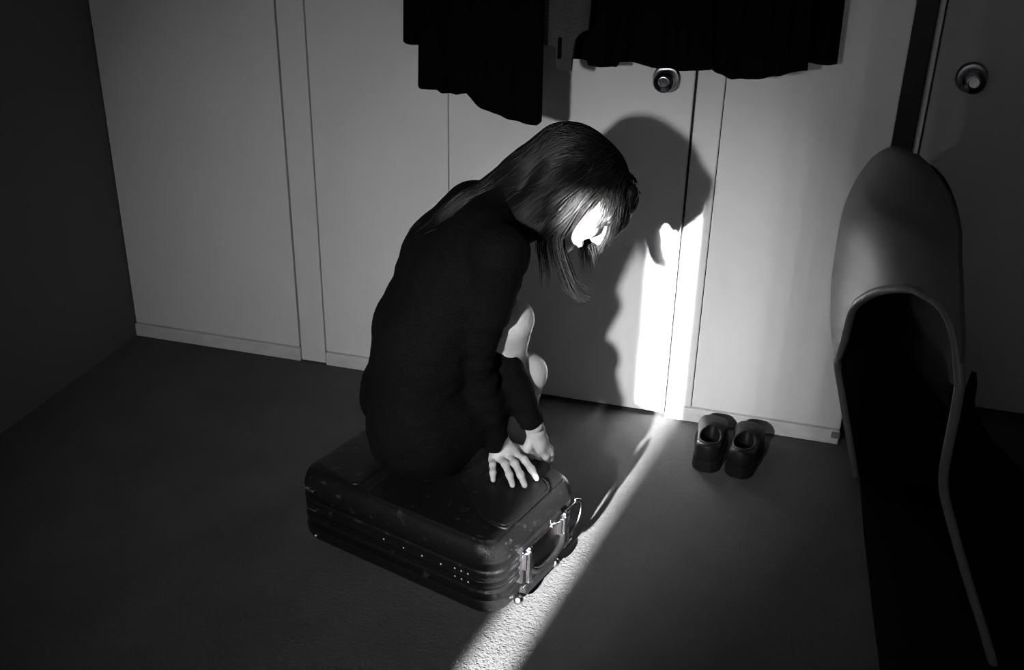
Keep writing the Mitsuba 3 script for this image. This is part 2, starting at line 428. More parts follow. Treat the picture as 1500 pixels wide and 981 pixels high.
low = [(0.010, 0.045), (0.0105, 0.030), (0.014, 0.016), (0.022, 0.006), (0.034, 0.001), (0.048, 0.0), (0.054, 0.002), (0.0565, 0.012), (0.060, 0.0175), (0.065, 0.0175), (0.0685, 0.011), (0.071, 0.002),
       (0.076, 0.0), (0.082, 0.002), (0.084, 0.0065), (0.0865, 0.0065), (0.0885, 0.002), (0.093, 0.001), (0.0955, 0.009), (0.098, 0.0105)]
upp = [(0.0985, 0.0105), (0.101, 0.009), (0.1035, 0.002), (0.109, 0.0005), (0.1155, 0.0005), (0.118, 0.006), (0.1205, 0.0065), (0.123, 0.002), (0.128, 0.0), (0.1325, 0.002), (0.135, 0.011), (0.139, 0.0175), (0.144, 0.0175), (0.1475, 0.011), (0.150, 0.002),
       (0.157, 0.0), (0.170, 0.002), (0.182, 0.0065), (0.190, 0.013), (0.1955, 0.020), (0.1985, 0.030), (0.199, 0.05)]
case = 'suitcase'
tag(add(case + '__lower_shell', shell(low), 'mat_case', 35))
lid = add(case + '__lid', shell(upp), 'mat_case', 35)

labels.pop(case + '__lower_shell', None)
tag(case, 'small black ribbed hard-shell suitcase lying flat under the seated person', 'suitcase')


def plate(poly, z0, z1, bev=0.006, inner=None):
    """A raised pad with rounded shoulders over the polygon (u, v)."""
    from shapely.geometry import Polygon
    g = Polygon(poly).buffer(-0.02).buffer(0.02, quad_segs=8)
    rings = []
    q0 = np.array(g.exterior.coords)[:-1]
    c = q0.mean(0)
    steps = [(z0, 0.0), (z0 + (z1 - z0) * 0.55, 0.0006), (z0 + (z1 - z0) * 0.88, bev * 0.35), (z1, bev)]
    def inset(d):
        d2 = q0 - np.roll(q0, 1, 0); d3 = np.roll(q0, -1, 0) - q0
        t = d2 / np.linalg.norm(d2, axis=1, keepdims=True) + d3 / np.linalg.norm(d3, axis=1, keepdims=True)
        t /= np.linalg.norm(t, axis=1, keepdims=True)
        nn = np.c_[-t[:, 1], t[:, 0]]
        if ((c - q0) * nn).sum() < 0: nn = -nn
        return q0 + nn * d
    for z, i in steps: rings.append(np.c_[inset(i), np.full(len(q0), z)])
    n = len(q0); V = np.vstack(rings + [np.array([[c[0], c[1], z1]])])
    j = np.arange(n)
    F = np.vstack([grid_faces(len(rings), n, False, True), np.c_[np.full(n, len(V) - 1), (len(rings) - 1) * n + j, (len(rings) - 1) * n + (j + 1) % n]])
    m = trimesh.Trimesh(V, F, process=False); m.fix_normals()
    return sc_map(m)


pad = [(0.335, 0.000), (0.335, 0.333), (0.05, 0.333), (-0.006, 0.300), (-0.006, 0.02), (0.02, 0.000)]
add(lid + '__raised_pad', plate(pad, 0.193, 0.2035), 'mat_case', 35)
pad2 = [(0.150, 0.142), (0.150, 0.240), (0.120, 0.262), (0.034, 0.266), (0.000, 0.240), (-0.004, 0.205), (-0.004, 0.085), (0.004, 0.062), (0.047, 0.066), (0.098, 0.096)]
add(lid + '__front_pad', plate(pad2, 0.2025, 0.2085, 0.007), 'mat_case', 35)
q = spline([sc(u, v, 0.2045) for u, v in pad2 + pad2[:1]], 90)[:-1]
add(lid + '__piping', tube(q, 0.0034, 6, True), 'mat_case', True)
pad3 = [(0.495, 0.03), (0.495, 0.305), (0.36, 0.320), (0.36, 0.012)]
add(lid + '__rear_pad', plate(pad3, 0.194, 0.2015), 'mat_case', 35)
# rivets along the near long side
for i, u in enumerate((0.045, 0.062, 0.079, 0.115, 0.165, 0.215, 0.27)):
    for z in (0.104, 0.094) if i < 3 else (0.099,):
        m = trimesh.creation.icosphere(2, 0.0034); m.apply_scale((1, 0.6, 1)); m.apply_translation((u, CV0 + (0.0010 if i >= 3 or z > 0.1 else 0.0020), z + (0.010 if i >= 3 or z > 0.1 else -0.002)))
        add(case + '__rivet', sc_map(m), 'mat_steel', True)
for i, (u, z) in enumerate(((0.478, 0.162), (0.474, 0.110), (0.474, 0.034))):
    m = bevel_box(u - 0.012, u + 0.012, CV0 - 0.0065, CV0 + 0.014, z - 0.003, z + 0.003, 0.001) if i < 2 else None
    if m is None:
        m = trimesh.creation.icosphere(2, 0.005); m.apply_translation((u, CV0 + 0.002, z))
    k = add(case + '__corner_clip', sc_map(m), 'mat_steel', 30)
    tag(k, 'bright metal clip')
# handle end: recessed plate, frame, latches, strap handle, feet
add(case + '__end_plate', sc_map(bevel_box(CU0 - 0.004, CU0 + 0.02, 0.085, 0.255, 0.052, 0.152, 0.004)), 'mat_case')
bar = [sc(CU0 - 0.011, v, 0.146 + 0.002 * math.sin(v * 30)) for v in np.linspace(0.075, 0.30, 24)]
k = add(case + '__edge_rail', tube(bar, 0.0035, 8), 'mat_steel', True); tag(k, 'bright metal edge rail')
bar = [sc(CU0 - 0.011, v, 0.052) for v in np.linspace(0.08, 0.29, 12)]
k = add(case + '__edge_rail', tube(bar, 0.003, 8), 'mat_steel', True); tag(k, 'bright metal edge rail')
hp = spline([sc(CU0 - 0.004, 0.095, 0.105), sc(CU0 - 0.016, 0.100, 0.092), sc(CU0 - 0.022, 0.125, 0.078), sc(CU0 - 0.024, 0.17, 0.073), sc(CU0 - 0.022, 0.215, 0.078), sc(CU0 - 0.016, 0.24, 0.092), sc(CU0 - 0.004, 0.245, 0.105)], 40)
k = add(case + '__handle', tube(hp, 0.0075, 10), 'mat_leather', True); tag(k, 'curved carrying handle')
for v in (0.095, 0.245):
    mm = cat([bevel_box(CU0 - 0.016, CU0 - 0.002, v - 0.010, v + 0.010, 0.094, 0.140, 0.002), bevel_box(CU0 - 0.022, CU0 - 0.010, v - 0.005, v + 0.005, 0.060, 0.146, 0.002)])
    kk = add(case + '__latch', sc_map(mm), 'mat_steel'); tag(kk, 'bright metal latch')
    m = trimesh.creation.icosphere(2, 0.0065); m.apply_translation((CU0 - 0.016, v, 0.150)); add(kk + '__latch_button', sc_map(m), 'mat_steel', True)
wire = spline([sc(CU0 - 0.012, 0.185, 0.150), sc(CU0 - 0.022, 0.190, 0.166), sc(CU0 - 0.016, 0.180, 0.172), sc(CU0 - 0.024, 0.176, 0.156), sc(CU0 - 0.014, 0.195, 0.150), sc(CU0 - 0.026, 0.205, 0.158)], 40)
k = add(case + '__wire_tie', tube(wire, 0.0012, 6), 'mat_steel', True); tag(k, 'thin twisted wire tie')
strap = spline([sc(CU0 - 0.006, 0.305, 0.150), sc(CU0 - 0.012, 0.322, 0.140), sc(CU0 - 0.013, 0.326, 0.112), sc(CU0 - 0.011, 0.315, 0.086), sc(CU0 - 0.008, 0.290, 0.062)], 30)
k = add(case + '__side_loop', tube(strap, 0.0042, 8), 'mat_steel', True); tag(k, 'bright wire loop')
for v in (0.070, 0.225):
    m = trimesh.creation.icosphere(3, 0.011); m.apply_translation((CU0 - 0.007, v, 0.026)); kk = add(case + '__bumper', sc_map(m), 'mat_steel', True); tag(kk, 'rounded metal bumper')
bar = bevel_box(CU0 - 0.012, CU0 + 0.02, 0.085, 0.215, 0.018, 0.046, 0.006)
add(case + '__lower_bar', sc_map(bar), 'mat_case')
for u in (0.02, 0.46):
    for v in (0.05, 0.28):
        m = trimesh.creation.cylinder(0.014, 0.013, sections=20); m.apply_translation((u, v, 0.0065)); add(case + '__foot', sc_map(m), 'mat_rubber', 40)

# ------------------------------------------------------------------ person
H = np.array([0.882, 0.471, 0.0]); L = np.array([-0.471, 0.882, 0.0]); Z = np.array([0, 0, 1.0])
pelvis = np.array([1.226, -0.720, 0.335]); waist = np.array([1.262, -0.715, 0.520]); chest = np.array([1.318, -0.66, 0.668]); upper = np.array([1.364, -0.63, 0.752]); neck = np.array([1.434, -0.61, 0.811])
head = np.array([1.556, -0.58, 0.833])
rsh, relb, rwr = np.array([1.455, -0.785, 0.765]), np.array([1.384, -0.747, 0.505]), np.array([1.432, -0.69, 0.262])
lsh, lelb, lwr = np.array([1.30, -0.51, 0.75]), np.array([1.420, -0.676, 0.500]), np.array([1.504, -0.663, 0.312])
rhip, lhip = pelvis - L * 0.085 + H * 0.02, pelvis + L * 0.085 + H * 0.02
rkn, lkn = np.array([1.467, -0.60, 0.405]), np.array([1.453, -0.68, 0.574])
ran, lan = np.array([1.425, -0.475, 0.085]), np.array([1.375, -0.43, 0.085])
FT = np.array([0.08, 0.997, 0.0])
PT = math.radians(44)
hf, hu, hl = H * math.cos(PT) - Z * math.sin(PT), H * math.sin(PT) + Z * math.cos(PT), L
YW, RO = math.radians(-15), math.radians(10)
hf, hl = hf * math.cos(YW) + hl * math.sin(YW), hl * math.cos(YW) - hf * math.sin(YW)
hl, hu = hl * math.cos(RO) + hu * math.sin(RO), hu * math.cos(RO) - hl * math.sin(RO)
HF = np.stack([hf, hl, hu])
def hd(f, l, u): return head + hf * f + hl * l + hu * u


# body: torso, arms, legs and feet (coarse), head and hands (fine), one entry
B = SDF((1.02, -0.98, 0.0), (1.72, -0.28, 0.95), 0.006)
for s in (-1, 1):
    o = L * 0.06 * s
    B.chain([pelvis + o, waist + o * 0.8, chest + o, upper + o * 1.3], [0.085, 0.072, 0.080, 0.062], 0.05)
B.chain([upper, neck, hd(-0.02, 0, -0.06)], [0.06, 0.05, 0.047], 0.03)
B.chain([rsh, relb, rwr], [0.042, 0.034, 0.023], 0.02).chain([lsh, lelb, lwr], [0.042, 0.034, 0.023], 0.02)
B.chain([rhip, rkn], [0.078, 0.048], 0.012).chain([lhip, lkn], [0.078, 0.046], 0.012)
for kn, an in ((rkn, ran), (lkn, lan)):
    mid = kn * 0.66 + an * 0.34 - H * 0.014
    B.chain([kn, mid, an], [0.046, 0.044, 0.027], 0.010)
    heel = an - FT * 0.03 + Z * (0.028 - an[2]); ball = an + FT * 0.11 + Z * (0.024 - an[2]); toe = an + FT * 0.16 + Z * (0.018 - an[2])
    B.cone(an, heel, 0.027, 0.027, 0.02).chain([an + FT * 0.01, ball, toe], [0.03, 0.024, 0.017], 0.02)
    B.cone(heel, ball, 0.027, 0.024, 0.02)
body = [smooth_mesh(B.mesh(), 6)]
# head
D = SDF(head - 0.19, head + 0.19, 0.0028)
D.ell(hd(-0.010, 0, 0.022), (0.096, 0.076, 0.090), HF, 0.01)
D.ell(hd(0.028, 0, -0.042), (0.056, 0.058, 0.078), HF, 0.02)
D.ell(hd(0.050, 0, -0.098), (0.027, 0.028, 0.020), HF, 0.02)
for s in (-1, 1):
    D.cone(hd(0.005, 0.054 * s, -0.06), hd(0.05, 0.018 * s, -0.10), 0.017, 0.015, 0.02)
    D.ell(hd(0.055, 0.036 * s, -0.022), (0.028, 0.026, 0.024), HF, 0.02)
    D.ell(hd(0.094, 0.031 * s, 0.006), (0.014, 0.017, 0.010), HF, 0.012, 'cut')
    D.ell(hd(0.080, 0.031 * s, 0.021), (0.013, 0.024, 0.007), HF, 0.010)
    D.ell(hd(-0.008, 0.078 * s, -0.014), (0.019, 0.008, 0.032), HF, 0.006)
    D.ell(hd(-0.002, 0.086 * s, -0.010), (0.010, 0.006, 0.018), HF, 0.004, 'cut')
D.cone(hd(0.084, 0, 0.008), hd(0.106, 0, -0.034), 0.008, 0.011, 0.012)
D.ell(hd(0.094, 0.010, -0.038), (0.010, 0.008, 0.007), HF, 0.006); D.ell(hd(0.094, -0.010, -0.038), (0.010, 0.008, 0.007), HF, 0.006)
D.ell(hd(0.080, 0, -0.066), (0.011, 0.022, 0.006), HF, 0.006); D.ell(hd(0.078, 0, -0.077), (0.010, 0.018, 0.006), HF, 0.006)
D.cone(hd(-0.02, 0, -0.05), neck * 0.4 + hd(-0.02, 0, -0.06) * 0.6, 0.046, 0.047, 0.02)
body.append(smooth_mesh(D.mesh(), 3))


def hand(wr, arm_from, fingers, thumb, palm):
    lo = np.min([wr, arm_from] + [q for f, _ in fingers + [thumb] for q in f], axis=0) - 0.04
    hi = np.max([wr, arm_from] + [q for f, _ in fingers + [thumb] for q in f], axis=0) + 0.04
    S = SDF(lo, hi, 0.0022)
    S.chain([arm_from, wr], [0.026, 0.0215], 0.012)
    for f, r in fingers:
        S.cone(wr + (f[0] - wr) * 0.12, f[0], 0.0165, r[0] * 1.15, 0.010)
    for c, rr in palm: S.cone(c, c, rr, rr, 0.012)
    for f, r in fingers + [thumb]:
        S.chain(f, r, 0.0035)
        for q in f[1:-1]: S.cone(q, q, r[1] * 1.05, None, 0.004)
    return smooth_mesh(S.mesh(), 3)


A = np.array
LZ = 0.2095                                    # top of the lid pad under the hand
fr_ = [0.0086, 0.0080, 0.0074, 0.0062]
def fing(b, t, r=0.0083, arch=0.012):
    b, t = A(b), A(t)
    t = t.copy(); t[2] = max(t[2], LZ + r * 0.8)
    p1 = b + (t - b) * 0.40 + Z * arch; p2 = b + (t - b) * 0.74 + Z * arch * 0.7
    return [b, p1, p2, t], [r * 1.08, r, r * 0.93, r * 0.82]
RF = [fing((1.4215, -0.715, 0.232), (1.440, -0.768, 0.214), 0.0074, 0.008), fing((1.4385, -0.708, 0.236), (1.487, -0.775, 0.214), 0.0083), fing((1.4555, -0.700, 0.238), (1.513, -0.768, 0.214), 0.0086), fing((1.4705, -0.688, 0.238), (1.531, -0.733, 0.214), 0.0084)]
RT = ([A((1.452, -0.668, 0.244)), A((1.475, -0.652, 0.232)), A((1.500, -0.652, 0.219))], [0.012, 0.0098, 0.0082])
body.append(hand(A((1.432, -0.682, 0.258)), rwr + (relb - rwr) * 0.35, RF, RT, [(A((1.440, -0.692, 0.243)), 0.0175), (A((1.456, -0.685, 0.243)), 0.0165), (A((1.428, -0.700, 0.240)), 0.0145)]))
# left hand hooked over the far edge of the lid
def lf(b, r, s):
    b = A(b); return [b, b + A((0.012, 0.010, -0.022)) * s, b + A((0.010, 0.022, -0.044)) * s, b + A((0.000, 0.024, -0.062)) * s], [r * 1.1, r, r * 0.93, r * 0.8]
LFg = [lf((1.515, -0.640, 0.232), 0.0084, 0.95), lf((1.520, -0.624, 0.232), 0.0086, 1.0), lf((1.517, -0.608, 0.232), 0.0083, 0.97), lf((1.508, -0.596, 0.232), 0.0074, 0.85)]
LTh = ([A((1.497, -0.640, 0.268)), A((1.488, -0.652, 0.240)), A((1.484, -0.662, 0.217))], [0.0135, 0.0105, 0.0085])
body.append(hand(A((1.500, -0.638, 0.284)), lwr + (lelb - lwr) * 0.35, LFg, LTh, [(A((1.503, -0.630, 0.256)), 0.0175), (A((1.507, -0.628, 0.246)), 0.0165), (A((1.508, -0.612, 0.244)), 0.015)]))
person = 'person'
tag(person, 'person in a dark knit dress with long dark hair, seated bent over on the suitcase', 'person')
add(person + '__body', cat(body), 'mat_skin', True)
for s in (-1, 1):
    m = trimesh.creation.icosphere(3, 0.0112); m.apply_translation(hd(0.0745, 0.031 * s, 0.006)); k = add(person + '__eye', m, 'mat_eye', True)

# knit dress
G = SDF((1.00, -1.0, 0.195), (1.66, -0.36, 0.93), 0.0055)
for s in (-1, 1):
    o = L * 0.062 * s
    G.chain([pelvis + o, waist + o * 0.85, chest + o, upper + o * 1.25], [0.099, 0.095, 0.100, 0.078], 0.05)
    G.cone(pelvis + o * 1.2 - Z * 0.025 + H * 0.01, pelvis + o * 1.2 + H * 0.06 - Z * 0.03, 0.096, 0.090, 0.04)
G.chain([upper, neck - H * 0.01], [0.070, 0.060], 0.03)
G.chain([rhip, rhip * 0.32 + rkn * 0.68], [0.098, 0.068], 0.04).chain([lhip, lhip * 0.32 + lkn * 0.68], [0.098, 0.066], 0.04)
# torso first, then sleeves with a tighter blend so that the crease under the arm shows
rc, lc = rwr, lwr
G.chain([upper - L * 0.07, rsh], [0.072, 0.056], 0.03)
G.chain([rsh, rsh * 0.5 + relb * 0.5 + A((0.004, -0.004, 0)), relb, relb * 0.5 + rc * 0.5 + A((-0.004, -0.008, 0.0)), rc - Z * 0.02], [0.057, 0.048, 0.045, 0.038, 0.0315], 0.012)
G.chain([lsh, lelb, lelb * 0.45 + lc * 0.55, lc - Z * 0.02], [0.054, 0.037, 0.031, 0.028], 0.012)
rd, ld = rc - relb, lc - lelb
G.plane(rc + rd * 0.005, rd, rc - 0.07, rc + A((0.07, 0.05, 0.05)))
G.plane(lc + ld * 0.005, ld, lc - A((0.055, 0.05, 0.06)), lc + 0.055)
G.plane((1.2, -0.8, 0.2035), (0, 0, -1), (1.0, -1.0, 0.15), (1.66, -0.36, 0.25), 0.004)
dress = G.mesh()
smooth_mesh(dress, 6)
V = np.array(dress.vertices); N = np.array(dress.vertex_normals)
f1 = meshkit.fbm(V * A((9, 9, 5)) + 3.1, 3) - 0.5
wr_ = meshkit.noise(V * A((26, 26, 46)) + 9, 2) - 0.5
da = np.minimum(np.linalg.norm(V - relb, axis=1), np.linalg.norm(V - (rc * 0.6 + relb * 0.4), axis=1))
amp = 0.004 + 0.010 * np.exp(-(da / 0.08) ** 2)
fold = np.sin((V @ H) * 46 + 3 * meshkit.noise(V * 7) + V[:, 2] * 8) * np.exp(-((V[:, 2] - 0.34) / 0.12) ** 2) * 0.0035
dress.vertices = V + N * (0.012 * f1 + amp * wr_ + fold)[:, None]
k = add(person + '__dress', dress, 'mat_knit', True); tag(k, 'dark knit dress with long sleeves')

# hair: a smooth mass and separate strands over it
Hs = SDF(head - A((0.36, 0.20, 0.18)), head + A((0.20, 0.20, 0.17)), 0.0045)
Hs.ell(hd(-0.016, 0, 0.026), (0.102, 0.083, 0.095), HF, 0.01)
Hs.chain([hd(-0.06, 0.02, 0.03), A((1.462, -0.585, 0.850)), A((1.394, -0.605, 0.806)), A((1.339, -0.63, 0.786)), A((1.292, -0.65, 0.764)), A((1.262, -0.67, 0.750))], [0.080, 0.062, 0.046, 0.034, 0.018, 0.006], 0.04)
Hs.chain([hd(-0.05, -0.05, 0.0), A((1.475, -0.655, 0.800)), A((1.430, -0.690, 0.765))], [0.045, 0.042, 0.030], 0.03)
Hs.cone(hd(-0.06, 0, -0.05), A((1.44, -0.62, 0.80)), 0.055, 0.05, 0.03)
# face opening
Hs.ell(hd(0.085, 0, -0.045), (0.078, 0.13, 0.082), HF, 0.012, 'cut')
Hs.ell(hd(0.036, -0.084, 0.026), (0.046, 0.042, 0.052), HF, 0.008, 'cut')
Hs.ell(hd(-0.012, -0.092, -0.014), (0.014, 0.014, 0.026), HF, 0.006, 'cut')
for l_ in (-0.030, -0.010, 0.012, 0.034, 0.054):                        # fringe
    Hs.chain([hd(0.070, l_, 0.090), hd(0.104, l_, 0.035), hd(0.117, l_ * 0.95, -0.022)], [0.020, 0.014, 0.005], 0.010)
hair = smooth_mesh(Hs.mesh(), 3)
strands = []
HG = np.gradient(Hs.d, Hs.h)
def hug(path, lift):
    """Pushes the points of a strand that lie inside the hair mass out to its surface."""
    from scipy.ndimage import map_coordinates
    path = np.array(path)
    for _ in range(3):
        c = ((path - Hs.lo) / Hs.h).T
        d = map_coordinates(Hs.d, c, order=1, mode='nearest')
        g = np.stack([map_coordinates(a, c, order=1, mode='nearest') for a in HG], 1)
        g /= np.linalg.norm(g, axis=1, keepdims=True) + 1e-6
        path = path + g * np.clip(lift - d, 0, 0.02)[:, None]
    return path



def lock(n, guide, spread0, spread1, r=0.0014, ns=16, tip=0.25, jit=0.12):
    guide = [A(g, float) for g in guide]
    for _ in range(n):
        a, b = rng.normal(size=3), rng.normal(size=3)
        a /= max(1, np.linalg.norm(a) / 1.6); b /= max(1, np.linalg.norm(b) / 1.6)
        m = len(guide)
        e = rng.uniform(1 - jit, 1.0)
        pts = [g + a * spread0 * (1 - i / (m - 1)) + (a * 0.5 + b * 0.7) * spread1 * (i / (m - 1)) for i, g in enumerate(guide)]
        path = spline(pts, ns)[: max(4, int(ns * e))]
        rad = r * rng.uniform(0.7, 1.3) * np.interp(np.linspace(0, 1, len(path)), [0, 0.5, 1], [1, 1, tip])
        strands.append(tube(hug(path, rng.uniform(0.0008, 0.0035)), rad, 4))


def on_scalp(f, l, u, e=1.03):
    c = A((-0.016, 0, 0.026)); r = A((0.108, 0.089, 0.101))
    d = A((f, l, u)) - c
    d = d / np.linalg.norm(d / r) * e
    return hd(*(c + d))


# back hair: from the crown over the back of the head to the upper back
for _ in range(900):
    l0 = rng.uniform(-1, 1); e = rng.uniform(0, 1)
    a = on_scalp(0.03 + 0.03 * rng.normal(), l0 * 0.06, 0.10)
    b = on_scalp(-0.07, l0 * 0.085, 0.06 + 0.01 * rng.normal())
    c = A((1.470, -0.590, 0.862)) + L * l0 * 0.062 + A((0, 0, (1 - l0 * l0) * 0.055 - 0.025)) + rng.normal(size=3) * 0.004
    d = A((1.394, -0.605, 0.818)) + L * l0 * 0.055 + A((0, 0, (1 - l0 * l0) * 0.045 - 0.018)) + rng.normal(size=3) * 0.005
    g = A((1.330, -0.635, 0.788)) + L * l0 * 0.05 + A((0, 0, (1 - l0 * l0) * 0.03 - 0.004)) + rng.normal(size=3) * 0.006
    h_ = A((1.262, -0.665, 0.742)) + L * l0 * 0.045 + A((-0.02, 0, -0.02)) * e + rng.normal(size=3) * 0.008
    path = hug(spline([a, b, c, d, g, h_], 20), rng.uniform(0.0005, 0.004))
    strands.append(tube(path, np.interp(np.arange(20), [0, 12, 19], [0.0013, 0.0013, 0.0004]), 4))
# near-side lock in front of the ear, falling free with a flicked tip
lock(230, [on_scalp(-0.015, -0.05, 0.085), on_scalp(-0.004, -0.085, 0.030, 1.04), hd(0.010, -0.090, -0.030), A((1.541, -0.672, 0.765)), A((1.560, -0.660, 0.690)), A((1.580, -0.650, 0.646)), A((1.612, -0.635, 0.624))], 0.006, 0.015, 0.0013, 20, 0.2, 0.22)
lock(60, [on_scalp(0.0, -0.05, 0.085), on_scalp(0.000, -0.088, 0.035, 1.05), hd(0.000, -0.094, -0.030), A((1.515, -0.682, 0.770)), A((1.520, -0.672, 0.700)), A((1.523, -0.670, 0.650))], 0.008, 0.012, 0.0012, 18, 0.2, 0.3)
# wisps over the temple and cheek, fringe, and the far side
lock(46, [on_scalp(0.05, -0.05, 0.085), hd(0.082, -0.074, 0.045), hd(0.108, -0.056, -0.005), hd(0.116, -0.040, -0.034)], 0.010, 0.010, 0.0007, 16, 0.2, 0.5)
lock(60, [on_scalp(0.01, -0.06, 0.085), on_scalp(0.012, -0.085, 0.035, 1.02), hd(0.024, -0.088, -0.030), hd(0.028, -0.080, -0.080)], 0.009, 0.011, 0.0007, 16, 0.2, 0.4)
lock(44, [on_scalp(0.03, -0.06, 0.08), hd(0.056, -0.082, 0.045), hd(0.064, -0.080, -0.004), hd(0.056, -0.072, -0.050)], 0.016, 0.018, 0.00055, 16, 0.2, 0.5)
lock(50, [on_scalp(0.02, -0.05, 0.09), on_scalp(0.035, -0.075, 0.06, 1.02), hd(0.048, -0.083, 0.034), hd(0.058, -0.084, 0.012)], 0.012, 0.014, 0.0006, 12, 0.2, 0.6)
lock(64, [on_scalp(-0.03, -0.06, 0.07), on_scalp(-0.015, -0.088, 0.025, 1.02), hd(-0.008, -0.094, -0.012), hd(-0.004, -0.090, -0.050)], 0.008, 0.010, 0.0007, 14, 0.2, 0.4)
lock(14, [on_scalp(0.05, -0.02, 0.10), on_scalp(0.07, -0.05, 0.07, 1.04), on_scalp(0.10, -0.06, 0.02, 1.04), hd(0.100, -0.062, -0.020)], 0.012, 0.012, 0.0008, 14, 0.2, 0.5)
for _ in range(420):
    l0 = rng.uniform(-0.62, 1)
    a = on_scalp(0.0, l0 * 0.03, 0.12)
    b = on_scalp(0.07, l0 * 0.055, 0.09, 1.05)
    c = on_scalp(0.12, l0 * 0.062, 0.03, 1.05)
    d = hd(0.118 + rng.normal() * 0.004, l0 * 0.058, -0.010 - 0.04 * rng.uniform())
    strands.append(tube(hug(spline([a, b, c, d], 14), rng.uniform(0.0005, 0.004)), np.interp(np.arange(14), [0, 9, 13], [0.0013, 0.0012, 0.0004]), 4))
lock(150, [on_scalp(0.02, 0.05, 0.085), on_scalp(0.04, 0.085, 0.03, 1.05), hd(0.045, 0.082, -0.04), head + A((0.02, 0.05, -0.13)), head + A((0.03, 0.05, -0.19))], 0.010, 0.016, 0.0013, 16, 0.2, 0.25)
lock(220, [on_scalp(-0.02, -0.05, 0.085), on_scalp(-0.040, -0.088, 0.02, 1.04), hd(-0.045, -0.088, -0.045), A((1.462, -0.690, 0.785)), A((1.43, -0.72, 0.73))], 0.016, 0.02, 0.0010, 16, 0.2, 0.2)
k = add(person + '__hair', hair, 'mat_hair', True); tag(k, 'long straight dark hair with a fringe')
k2 = add(person + '__hair__strand_layer', cat(strands), 'mat_hair', True); tag(k2, None, None, None, 'stuff')

# ------------------------------------------------------------------ shoes
def shoe(base, ang, label, tilt=0.0):
    n, m = 40, 26
    Ln, W = 0.215, 0.040
    ca, sa = math.cos(ang), math.sin(ang)
    S = []
    t = np.linspace(0, 1, n)
    half = np.interp(t, [0, 0.04, 0.12, 0.3, 0.5, 0.72, 0.88, 0.96, 1.0], [0.012, 0.026, 0.034, 0.035, 0.036, 0.042, 0.038, 0.026, 0.008])
    top = np.interp(t, [0, 0.05, 0.25, 0.48, 0.6, 0.8, 0.93, 1.0], [0.074, 0.080, 0.075, 0.074, 0.082, 0.078, 0.058, 0.034])
    bot = np.interp(t, [0, 0.3, 0.5, 0.75, 1.0], [0.024, 0.022, 0.014, 0.012, 0.014])
    for i in range(n):
        for j in range(m):
            a = 2 * np.pi * j / m
            x = half[i] * np.sign(np.cos(a)) * abs(np.cos(a)) ** 0.75
            zc = (top[i] + bot[i]) / 2; zr = (top[i] - bot[i]) / 2
            S.append((x, t[i] * Ln, zc + zr * np.sign(np.sin(a)) * abs(np.sin(a)) ** 0.75))
    def put(mm):
        V = np.asarray(mm.vertices); 
        return trimesh.Trimesh(np.c_[V[:, 0] * ca + V[:, 1] * sa, -V[:, 0] * sa + V[:, 1] * ca, V[:, 2]] + base, mm.faces, process=False)
    V = np.vstack([S, [(0, 0, 0.045)], [(0, Ln, 0.02)]]); j = np.arange(m)
    F = np.vstack([grid_faces(n, m, False, True), np.c_[np.full(m, n * m), (j + 1) % m, j], np.c_[np.full(m, n * m + 1), (n - 1) * m + j, (n - 1) * m + (j + 1) % m]])
    up = trimesh.Trimesh(V, F, process=True); up.fix_normals()
    import manifold3d as m3
    def tom(x): return m3.Manifold(m3.Mesh(np.asarray(x.vertices, np.float32), np.asarray(x.faces, np.uint32)))
    cav = m3.Manifold.sphere(1.0, 48).scale((0.0295, 0.054, 0.060)).translate((0, 0.066, 0.092))
    res = tom(up) - cav
    mm = res.to_mesh(); upm = trimesh.Trimesh(mm.vert_properties[:, :3], mm.tri_verts, process=False)
    k = thing = numbered_shoe()
    tag(k, label, 'shoe', 'dark slip-on clogs by the baseboard')
    add(k + '__upper', put(upm), 'mat_leather', 32)
    prof = [(np.interp(tt, t, half) * 1.05, tt * Ln) for tt in np.linspace(0.0, 1, 30)]
    from shapely.geometry import Polygon
    pl = Polygon([(x, y) for x, y in prof] + [(-x, y) for x, y in prof[::-1]]).buffer(0.002)
    so = trimesh.creation.extrude_polygon(pl, 0.016, engine='earcut')
    add(k + '__sole', put(so), 'mat_rubber', 40)
    hp_ = [(np.interp(tt, t, half) * 1.03, tt * Ln) for tt in np.linspace(0.0, 0.30, 14)]
    he = trimesh.creation.extrude_polygon(Polygon(hp_ + [(-x, y) for x, y in hp_[::-1]]).buffer(0.0015), 0.034, engine='earcut'); add(k + '__heel', put(he), 'mat_rubber', 40)
    a = np.linspace(0, 2 * np.pi, 50)[:-1]
    # piping round the opening
    rim = []
    for w in a:
        y = 0.066 + 0.0515 * np.sin(w); x = 0.0280 * np.cos(w)
        rim.append((x, y, np.interp(y / Ln, t, top) - 0.004 * (abs(np.cos(w))) + 0.0005))
    kk = add(k + '__piping', put(tube(rim, 0.0030, 8, True)), 'mat_leather', True)
    return k


_ns = [0]
def numbered_shoe():
    _ns[0] += 1
    return 'clog_shoe' if _ns[0] == 1 else f'clog_shoe_{_ns[0] - 1:03d}'


shoe(A((1.872, -0.255, 0.0)), 0.0, 'left one of two dark slip-on clogs, nearer to the strip of sunlight')
shoe(A((1.955, -0.258, 0.0)), 0.10, 'right one of two dark slip-on clogs, nearer to the chair')

